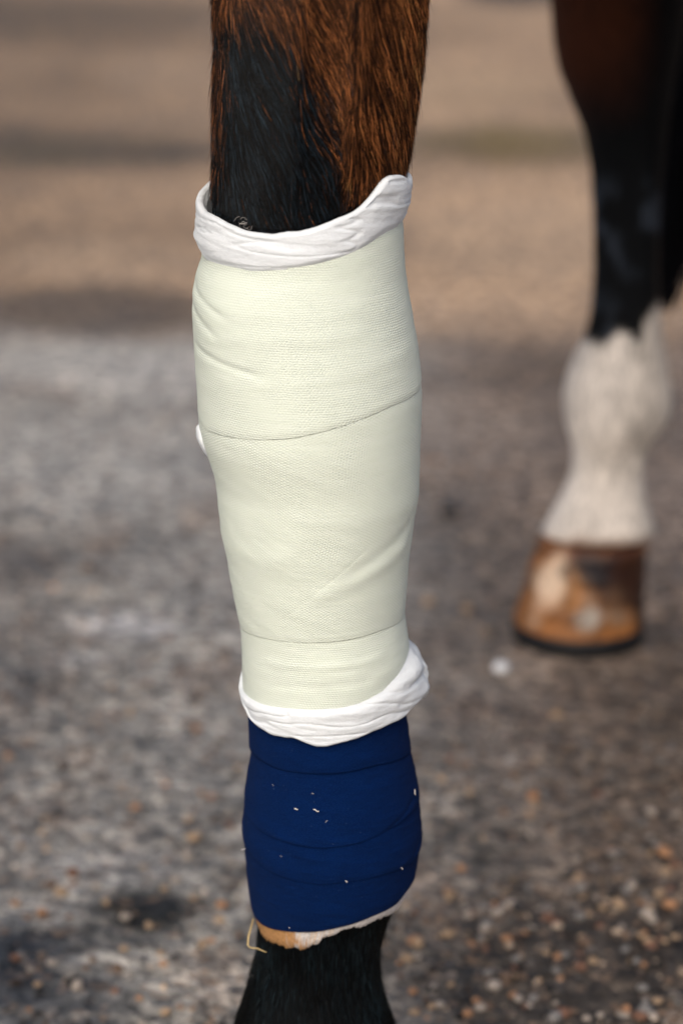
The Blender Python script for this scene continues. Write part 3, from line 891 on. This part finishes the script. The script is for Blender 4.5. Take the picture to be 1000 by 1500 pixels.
def hind_hoof_col(P):
    px, py = to_px(P)
    n_ = fbm(px / 26, py / 30, 5.0, 3)
    c = np.tile([0.30, 0.12, 0.035], (len(P), 1)) * (1 + 0.6 * n_)[:, None]
    def bl(x, y, rx, ry, col, s, slant=0.0):
        nonlocal c
        w = sstep(1.3, 0.45, np.hypot((px - x + slant * (py - y)) / rx, (py - y) / ry) + 0.55 * n_ + 0.3 * fbm(px / 13, py / 17, x * 0.1, 3)) * s
        c = c * (1 - w)[:, None] + w[:, None] * np.array(col)
    bl(812, 850, 26, 52, (0.85, 0.64, 0.47), 0.95, 0.30)  # highlight on the left of the hoof, painted in as a pale stripe
    bl(872, 834, 48, 44, (0.012, 0.008, 0.012), 1.0)
    bl(932, 850, 46, 56, (0.030, 0.009, 0.005), 0.95)
    bl(800, 806, 22, 12, (0.16, 0.06, 0.02), 0.8)
    bl(838, 868, 14, 34, (0.46, 0.21, 0.07), 0.7)
    bl(770, 880, 14, 26, (0.34, 0.14, 0.04), 0.7)
    bl(862, 908, 18, 18, (0.60, 0.56, 0.50), 0.9)
    bl(858, 880, 10, 20, (0.40, 0.30, 0.22), 0.6)
    bl(838, 905, 30, 12, (0.10, 0.05, 0.03), 0.5)
    bl(900, 880, 20, 24, (0.12, 0.07, 0.045), 0.7)
    g_ = sstep(0.0, 0.4, fbm(px / 5, py / 60, 3.0, 2)); c = c * (1 - 0.3 * g_)[:, None]
    bl(880, 806, 60, 12, (0.10, 0.035, 0.015), 0.8)
    bl(905, 905, 24, 14, (0.22, 0.19, 0.15), 0.6)
    bl(835, 812, 14, 14, (0.10, 0.03, 0.012), 0.7)
    m2 = sstep(0.1, 0.5, fbm(px / 9, py / 22, 1.0, 3)); c = c * (1 - 0.55 * m2)[:, None]
    bl(940, 900, 18, 22, (0.03, 0.02, 0.015), 0.8)
    return np.clip(c, 0.004, 0.8)
g1, g2 = ground_at(757, 915), ground_at(950, 905)
hoof(0.276, 1.120, (-0.66, -0.75), (0.289, 1.124), hind_hoof_col, 0.157, 0.151, 0.118, 0.112)
hoof(cb, -0.03, (-0.1, -1), (cb, -0.010))
hoof(RF[0] - .02, RF[1] - .035, fw[:2], (RF[0] - .012, RF[1] - .022))
hoof(LH[0] - .03, LH[1] - .05, fw[:2], (LH[0] - .02, LH[1] - .03))
# eyes and nostrils
for s in (-1, 1):
    blob_mesh('eye', hb(1.085, s * 0.082, 1.83), (0.018, 0.018, 0.018), M['shoe'], horse, 1, 16, 0)

# ------------------------------------------------------------------ hair
def hair_curves(name, roots, dirs, nrm, length, radius, colour, mat, parent, curl=None, npt=6, lift=0.12, droop=0.0, seedk=0.0):
    N = len(roots)
    cu = bpy.data.hair_curves.new(name)
    cu.add_curves([npt] * N)
    t = np.linspace(0, 1, npt)
    P = np.empty((N, npt, 3))
    bend = curl if curl is not None else np.zeros_like(dirs)
    for q, s in enumerate(t):
        L = length * s
        P[:, q] = roots + dirs * L[:, None] + nrm * (np.asarray(lift) * length * (s - 0.55 * s * s))[:, None] + bend * (length * s * s)[:, None]
        P[:, q, 2] -= droop * length * s * s
    cu.attributes['position'].data.foreach_set('vector', P.astype(np.float32).ravel())
    ra = cu.attributes.get('radius') or cu.attributes.new('radius', 'FLOAT', 'POINT')
    ra.data.foreach_set('value', (radius[:, None] * (1 - 0.75 * t ** 2)[None]).astype(np.float32).ravel())
    ca = cu.attributes.new('Col', 'FLOAT_COLOR', 'POINT')
    c4 = np.ones((N, npt, 4), np.float32); c4[..., :3] = colour[:, None]
    ca.data.foreach_set('color', c4.ravel())
    cu.materials.append(mat)
    o = bpy.data.objects.new(name, cu); COL.objects.link(o)
    o.parent = parent; o.matrix_parent_inverse = Matrix.Translation(-parent.location)
    tag(o, kind='stuff')
    return o

def leg_hair(name, z0, z1, N, base_len, rad, colf, flow, lift):
    th = rng.uniform(0, 2 * math.pi, N); z = rng.uniform(z0, z1, N)
    f_ = rng.uniform(0, 1, N) < np.where(np.sin(th) > -0.25, 1.0, 0.45)
    th, z = th[f_], z[f_]; N = len(th)
    P = leg_fur.P(th, z, bumps(th, z) - 0.0008)
    e = 1e-3
    Tt = leg_fur.P(th + e, z, bumps(th + e, z)) - leg_fur.P(th - e, z, bumps(th - e, z)); Tt /= np.linalg.norm(Tt, axis=1)[:, None]   # toward +theta (leftwards in the picture on the front)
    Tz = leg_fur.P(th, z + e) - leg_fur.P(th, z - e); Tz /= np.linalg.norm(Tz, axis=1)[:, None]
    Nn = np.cross(Tt, -Tz); Nn /= np.linalg.norm(Nn, axis=1)[:, None]
    cen = leg_fur.P(th, z, -0.05) - P
    Nn *= np.where((Nn * cen).sum(1) > 0, -1, 1)[:, None]
    px, py = to_px(P)
    a, curl = flow(th, z, px, py)
    d = -Tz - Tt * a[:, None] + rng.normal(0, 0.04, (N, 3))
    d /= np.linalg.norm(d, axis=1)[:, None]
    top = ttop(th) if z0 > 0.5 else -1.0
    cl = fbm(th * 22, z * 60, 1.5, 2)
    L = base_len * rng.uniform(0.6, 1.25, N)
    vis_ = np.where(z < 0.75, (z - top), 1.0)
    L = np.where(vis_ < 0.003, 0.0015, np.minimum(L, np.maximum(vis_ * 0.95, 0.002)))
    c = colf(th, z, px, py, N)
    cv = -Tt * (curl + 0.16 * cl)[:, None] + rng.normal(0, 0.05, (N, 3))
    lift = lift * np.where(rng.uniform(0, 1, N) < 0.05, rng.uniform(2, 6, N), 1.0)
    return hair_curves(name, P, d, Nn, L, np.full(N, rad) * rng.uniform(.7, 1.3, N), c, M['hair'], horse, cv, 7, lift)

fx = [300, 318, 340, 370, 420, 434, 442, 455, 475, 500, 513, 524, 545, 585, 620]
fa = [.02, .03, .22, .46, .50, .10, .12, .45, .72, .60, .12, .02, .22, .38, .22]
fc_ = [0, 0, .1, .05, -.1, -.05, .1, .0, -.30, -.45, -.1, 0, .05, -.1, -.05]
def flow(th, z, px, py):
    frontm = sstep(-0.15, 0.15, np.sin(th))
    pxx = px + (py - 150) * 0.03
    a = np.interp(pxx, fx, fa) + 0.22 * fbm(px / 24, py / 36, 2.0, 2)
    # right of the ridge the hair is more vertical near the top
    a = 1.35 * a * frontm + (1 - frontm) * 0.15
    return a, np.interp(pxx, fx, fc_) * frontm
def arm_col(th, z, px, py, N):
    b = brown_mask(px + rng.normal(0, 9, N), py + rng.normal(0, 12, N))
    frontm = np.sin(th) > -0.1
    b = np.where(frontm, b, sstep(.70, .78, z))
    r = rng.uniform(0, 1, N)
    streak = fbm(px / 9, py / 40, 6.0, 3)
    br = np.stack([0.74 + 0 * r, 0.27 + 0 * r, 0.09 + 0 * r], 1) * (0.010 + 0.95 * r ** 7)[:, None] * (1 + 1.1 * streak)[:, None]
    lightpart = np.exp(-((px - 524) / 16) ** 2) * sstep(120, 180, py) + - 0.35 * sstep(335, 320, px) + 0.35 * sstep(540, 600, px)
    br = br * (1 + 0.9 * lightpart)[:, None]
    bk = np.array([0.0035, 0.0065, 0.0095])[None] * (0.25 + 12 * r ** 13)[:, None]  # black coat's sheen put into the colour of a few brighter bluish strands
    pick = (rng.uniform(0, 1, N) < b * 0.97)[:, None]
    stray = (rng.uniform(0, 1, N) < 0.035 * sstep(330, 430, px))[:, None] & (~pick)
    c = np.where(pick, br, bk)
    c = np.where(stray, br * 0.9, c)
    return np.clip(c, 0.002, 0.75)
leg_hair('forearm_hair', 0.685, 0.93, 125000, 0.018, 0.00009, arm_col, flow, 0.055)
def low_flow(th, z, px, py):
    return 0.25 * fbm(px / 40, py / 60, 2.0, 2) + 0.1, 0 * th
def low_col(th, z, px, py, N):
    r = rng.uniform(0, 1, N)
    return np.array([0.0035, 0.007, 0.0095])[None] * (0.3 + 3.5 * r ** 8)[:, None] * (1 + 1.6 * np.clip(fbm(px / 30, py / 50, 2.0, 3), -.5, 1))[:, None]
leg_hair('pastern_hair', 0.085, 0.26, 30000, 0.009, 0.00011, low_col, low_flow, 0.14)

# tail: a mass of long hairs hanging behind the hind leg
N = 9000
s0 = rng.uniform(0, 1, N)
roots = np.array([hb(-.93 - .01 * q, -.02 - .06 * q, 1.30 - .32 * q) for q in s0]) + rng.normal(0, 0.018, (N, 3))
endx, endz = 0.405 + 0.07 * rng.normal(0, 1, N), rng.uniform(0.34, 0.56, N)
endx = np.clip(endx, 0.372 + 0.0 * endx, 0.60); endz = np.where(endx < 0.40, np.maximum(endz - .02, .335), np.maximum(endz, 0.42))
ends = np.stack([endx, 1.40 + rng.normal(0, 0.035, N), endz], 1)
npt = 12
cu = bpy.data.hair_curves.new('tail')
cu.add_curves([npt] * N)
t = np.linspace(0, 1, npt)[None, :, None]
P = roots[:, None] * (1 - t) + ends[:, None] * t
k = np.sin(t * math.pi)
P = P + k * np.array([0.05, 0.06, 0.03]) + k * rng.normal(0, 0.02, (N, 1, 3)) + 0.008 * np.sin(t * 9 + rng.uniform(0, 6, (N, 1, 1)))
cu.attributes['position'].data.foreach_set('vector', P.astype(np.float32).ravel())
ra = cu.attributes.get('radius') or cu.attributes.new('radius', 'FLOAT', 'POINT')
ra.data.foreach_set('value', np.broadcast_to((0.0018 * (1 - 0.6 * t[..., 0])), (N, npt)).astype(np.float32).ravel())
ca = cu.attributes.new('Col', 'FLOAT_COLOR', 'POINT')
c4 = np.ones((N, npt, 4), np.float32); c4[..., :3] = np.array([0.004, 0.004, 0.006]); ca.data.foreach_set('color', c4.ravel())
cu.materials.append(M['tail'])
tl = bpy.data.objects.new('tail', cu); COL.objects.link(tl); tl.parent = horse; tl.matrix_parent_inverse = Matrix.Translation(-horse.location)
# mane
N = 900
q = rng.uniform(0, 1, N)
roots = np.array([hb(.48 + .46 * s, 0, 1.50 + .47 * s) for s in q])
hair_curves('mane', roots, np.tile(lf_ * .5 + np.array([0, 0, -.3]), (N, 1)) + rng.normal(0, .08, (N, 3)), np.tile(lf_, (N, 1)), np.full(N, .22), np.full(N, .0009), np.tile([.01, .01, .012], (N, 1)), M['tail'], horse, None, 8, .3, .8)

# a wisp of lint on the forearm just above the padding, left of centre
parts = []
for q in range(8):
    a0 = rng.uniform(0, 6.28); pp = []
    cx_, cy_ = 357 + rng.normal(0, 4), 325 + rng.normal(0, 3.5)
    for s in np.linspace(0, 1, 5):
        t_, z_ = leg_fur.hit(cx_ + 7 * math.cos(a0 + s * 2.2) * rng.uniform(.5, 1), cy_ + 6 * math.sin(a0 + s * 2.2) * rng.uniform(.5, 1), 0.003)
        pp.append(leg_fur.P(np.array(t_), np.array(z_), 0.0022))
    parts.append(tube_np(pp, 0.00007, 4))
V, Fc = join(parts)
tag(mesh_obj('lint_wisp', V, Fc, M['lint']), 'tiny white wisp of lint on the black hair just above the white padding collar', 'lint')

# ------------------------------------------------------------------ gravel and pebbles
ico = bmesh.new(); bmesh.ops.create_icosphere(ico, subdivisions=1, radius=1.0)
IV = np.array([v.co[:] for v in ico.verts]); IF = np.array([[v.index for v in f.verts] for f in ico.faces]); ico.free()
ico = bmesh.new(); bmesh.ops.create_icosphere(ico, subdivisions=2, radius=1.0)
IV2 = np.array([v.co[:] for v in ico.verts]); IF2 = np.array([[v.index for v in f.verts] for f in ico.faces]); ico.free()
PAL = {'tan': (0.36, 0.25, 0.16), 'orange': (0.36, 0.19, 0.10), 'pale': (0.36, 0.31, 0.27), 'rust': (0.17, 0.085, 0.055), 'grey': (0.20, 0.19, 0.185), 'dark': (0.035, 0.032, 0.032), 'brown': (0.13, 0.085, 0.06)}
def blocked(x, y):
    return np.any([np.hypot(x - hx, y - hy) < 0.095 for hx, hy in (LF, RH, RF, LH)], axis=0)
# fine gravel as one mass
def scatter(N, x0, x1, y0, y1, dens):
    x = rng.uniform(x0, x1, N); y = y0 + (y1 - y0) * rng.uniform(0, 1, N) ** 1.9
    k = rng.uniform(0, 1, N) < dens(x, y)
    k &= ~blocked(x, y)
    return x[k], y[k]
def dens(x, y):
    cl = np.clip(0.5 + 1.5 * fbm(x * 5, y * 4, 12.0, 3), 0.05, 1)
    s = 0.45 + 0.55 * sstep(-0.1, 0.25, x)
    return cl * s * (1 - 0.6 * sstep(1.0, 2.6, y))
gx_, gy_ = scatter(90000, -1.0, 1.15, -0.5, 2.9, dens)
N = len(gx_)
sz = 0.0016 + 0.0030 * rng.uniform(0, 1, N) ** 2.5 + 0.0016 * rng.uniform(0, 1, N) ** 2 * sstep(0.0, 0.15, gx_) * sstep(1.0, 0.5, gy_)
gz_ = ground_z(gx_, gy_) + sz * 0.15
names = ['grey', 'brown', 'dark', 'pale', 'tan', 'rust', 'orange']
pk = rng.choice(len(names), N, p=[.31, .27, .25, .09, .05, .02, .01])
colr = np.array([PAL[n] for n in names])[pk] * rng.uniform(.6, 1.25, N)[:, None]
ax = rng.uniform(0.7, 1.3, (N, 3)) * sz[:, None]; ax[:, 2] *= 0.65
rt = rng.uniform(0, 6.28, N)
loc = IV[None] * ax[:, None] * (1 + 0.18 * rng.normal(0, 1, (N, len(IV), 1)))
xr = loc[..., 0] * np.cos(rt)[:, None] - loc[..., 1] * np.sin(rt)[:, None]
yr = loc[..., 0] * np.sin(rt)[:, None] + loc[..., 1] * np.cos(rt)[:, None]
V = np.stack([xr + gx_[:, None], yr + gy_[:, None], loc[..., 2] + gz_[:, None]], -1).reshape(-1, 3)
Fc = (IF[None] + (np.arange(N) * len(IV))[:, None, None]).reshape(-1, 3)
ix = np.clip(np.searchsorted(gx, gx_), 0, len(gx) - 1); iy = np.clip(np.searchsorted(gy, gy_), 0, len(gy) - 1)
lum = c.reshape(len(gy), len(gx), 3).mean(-1)[iy, ix]
colr = colr * np.clip(lum / 0.17, 0.22, 1.5)[:, None]
br_ = (rng.uniform(0, 1, N) < 0.10 * sstep(-0.02, 0.2, gx_) * sstep(1.3, 0.7, gy_) + 0.03)
colr[br_] = np.array([0.36, 0.28, 0.215]) * rng.uniform(.4, 1.25, (int(br_.sum()), 1))
gr = mesh_obj('gravel', V, Fc, M['stone'], smooth=False, col=np.repeat(colr, len(IV), 0))
tag(gr, 'fine loose gravel and grit covering the yard around the legs', 'gravel', kind='stuff')

# pebble prototypes: five shapes x colours, sharing meshes
stone_mats = {}
for n_, c_ in PAL.items():
    c_ = np.array(c_)
    stone_mats[n_] = plain_material('pebble_' + n_, tuple(c_ * 0.65), tuple(np.clip(c_ * 1.3, 0, .9)), 0.6, 260, 0.0006, 0.4)
stone_mats['white'] = plain_material('pebble_white', (0.74, 0.76, 0.80), (0.85, 0.86, 0.88), 0.6)
protos = {}
def pebble_mesh(colour, k):
    if (colour, k) in protos: return protos[colour, k]
    r = np.random.default_rng(100 + k)
    V = IV2 * (1 + 0.16 * fbm(IV2[:, 0] * 1.7 + k * 3.1, IV2[:, 1] * 1.7, IV2[:, 2] * 1.7, 2))[:, None] * np.array([1.0, r.uniform(.62, .9), r.uniform(.5, .7)])
    me = bpy.data.meshes.new('pebble'); me.from_pydata(V.tolist(), [], IF2.tolist()); me.update()
    me.polygons.foreach_set('use_smooth', np.ones(len(me.polygons), bool)); me.materials.append(stone_mats[colour])
    protos[colour, k] = me
    return me
def pebble(x, y, r, colour, label=None, group=None, name='pebble', sink=0.25, cat='pebble'):
    o = bpy.data.objects.new(name, pebble_mesh(colour, int(rng.integers(5))))
    COL.objects.link(o)
    o.location = (x, y, float(ground_z(np.array([x]), np.array([y]))[0]) + r * 0.6 - r * sink)
    o.scale = (r, r, r); o.rotation_euler = (rng.uniform(-.3, .3), rng.uniform(-.3, .3), rng.uniform(0, 6.28))
    tag(o, label, cat, group)
    return o
special = [
    (733, 988, 15, 'white', 'round bright white pebble on the ground in front of the hind hoof', 'pebble'),
    (658, 758, 15, 'dark', 'small black clod of dirt on bare ground between cast and hind leg', 'dirt clod'),
    (283, 1235, 12, 'tan', 'tan pebble on grey ground to the left of the navy bandage', 'pebble'),
    (648, 1150, 10, 'tan', 'pale tan pebble just right of the upper part of the navy bandage', 'pebble'),
    (780, 1172, 11, 'orange', 'orange-tan pebble on open ground below the white pebble and hind hoof', 'pebble'),
    (325, 1330, 10, 'orange', 'orange-brown pebble at the right end of the dark patch', 'pebble'),
    (612, 1386, 13, 'tan', 'bright tan pebble close to the right of the black pastern', 'pebble'),
    (972, 1255, 13, 'orange', 'reddish orange pebble near the right edge, above the pebbly patch', 'pebble'),
    (980, 1327, 12, 'orange', 'orange pebble at the right edge of the picture, in the pebbly patch', 'pebble'),
    (130, 770 + 65, 12, 'brown', 'brown stone at the left, level with the lower half of the cast', 'pebble'),
]
for px, py, rp, col_, lab, cat in special:
    g = ground_at(px, py)
    dep = (g - CAM) @ FW
    pebble(g[0], g[1], rp * dep / F, col_, lab, None, 'dirt_clod' if cat == 'dirt clod' else 'pebble', sink=-0.05 if col_ in ('white', 'dark') else 0.15, cat=cat)
words = {'tan': 'tan', 'orange': 'orange', 'pale': 'pale grey-pink', 'rust': 'rust-red', 'grey': 'grey', 'dark': 'blackish', 'brown': 'brown'}
cnt = 0
made = {}
tries = 0
while cnt < 280 and tries < 20000:
    tries += 1
    px = rng.uniform(10, 990); py = rng.uniform(960, 1495) if rng.uniform() < .9 else rng.uniform(560, 960)
    dx = (px - 480) / 500
    pr = 0.12 + 0.9 * sstep(1080, 1400, py) * sstep(0.05, 0.4, dx) + 0.25 * sstep(1150, 1450, py) * (dx < -.2)
    if rng.uniform() > pr: continue
    g = ground_at(px, py)
    if blocked(g[0], g[1]).any() if hasattr(blocked(g[0], g[1]), 'any') else blocked(g[0], g[1]): continue
    col_ = rng.choice(['tan', 'orange', 'pale', 'rust', 'grey', 'dark', 'brown'], p=[.17, .10, .17, .10, .17, .12, .17])
    dep = (g - CAM) @ FW
    r = rng.uniform(0.0030, 0.0056) if rng.uniform() < .85 else rng.uniform(.0055, .0078)
    if px > 480:
        where = 'close to the right of the pastern' if py > 1300 and px < 700 else 'in the bottom right corner' if py > 1400 else 'above the bottom right corner' if py > 1300 else 'right of the navy bandage' if py > 1090 else 'below the hind hoof' if py > 960 else 'between cast and hind leg'
    else:
        where = 'in the bottom left corner' if py > 1400 else 'around the dark patch' if py > 1290 else 'left of the navy bandage' if py > 1040 else 'left of the cast'
    ob = pebble(g[0], g[1], r, col_)
    made.setdefault((col_, where), []).append((px, ob))
    cnt += 1

ordn = ['second', 'third', 'fourth', 'fifth', 'sixth', 'seventh', 'eighth', 'ninth', 'tenth', 'eleventh', 'twelfth', 'thirteenth', 'fourteenth', 'fifteenth', 'sixteenth']
for (col_, where), lst in made.items():
    lst.sort(key=lambda q: q[0])
    w_ = words[col_]
    for q, (_, ob) in enumerate(lst):
        ob['group'] = 'small %s pebbles %s' % (w_, where)
        if len(lst) == 1: ob['label'] = 'the only small %s pebble %s' % (w_, where)
        elif q == 0: ob['label'] = 'leftmost small %s pebble %s' % (w_, where)
        elif q == len(lst) - 1: ob['label'] = 'rightmost small %s pebble %s' % (w_, where)
        else: ob['label'] = '%s from the left among small %s pebbles %s' % (ordn[min(q - 1, 14)], w_, where)

# withered grass and chaff lying on the far sandy ground
parts = []
g0 = ground_at(745, 214)
for q in range(420):
    x, y = g0[0] + rng.normal(0, .11), g0[1] + rng.normal(0, .13)
    L, a = rng.uniform(.03, .08), rng.uniform(0, 6.28); h = rng.uniform(.005, .03)
    pts = [(x, y, 0), (x + .5 * L * math.cos(a), y + .5 * L * math.sin(a), h), (x + L * math.cos(a), y + L * math.sin(a), h * .8)]
    parts.append(tube_np(pts, [.0014, .0011, .0004], 3))
V, Fc = join(parts)
grass_m = plain_material('withered_grass', (0.17, 0.13, 0.07), (0.30, 0.24, 0.14), 0.8)
tag(mesh_obj('withered_grass', V, Fc, grass_m), 'blurred yellowish patch of withered grass on sandy ground far behind', 'grass', kind='stuff')
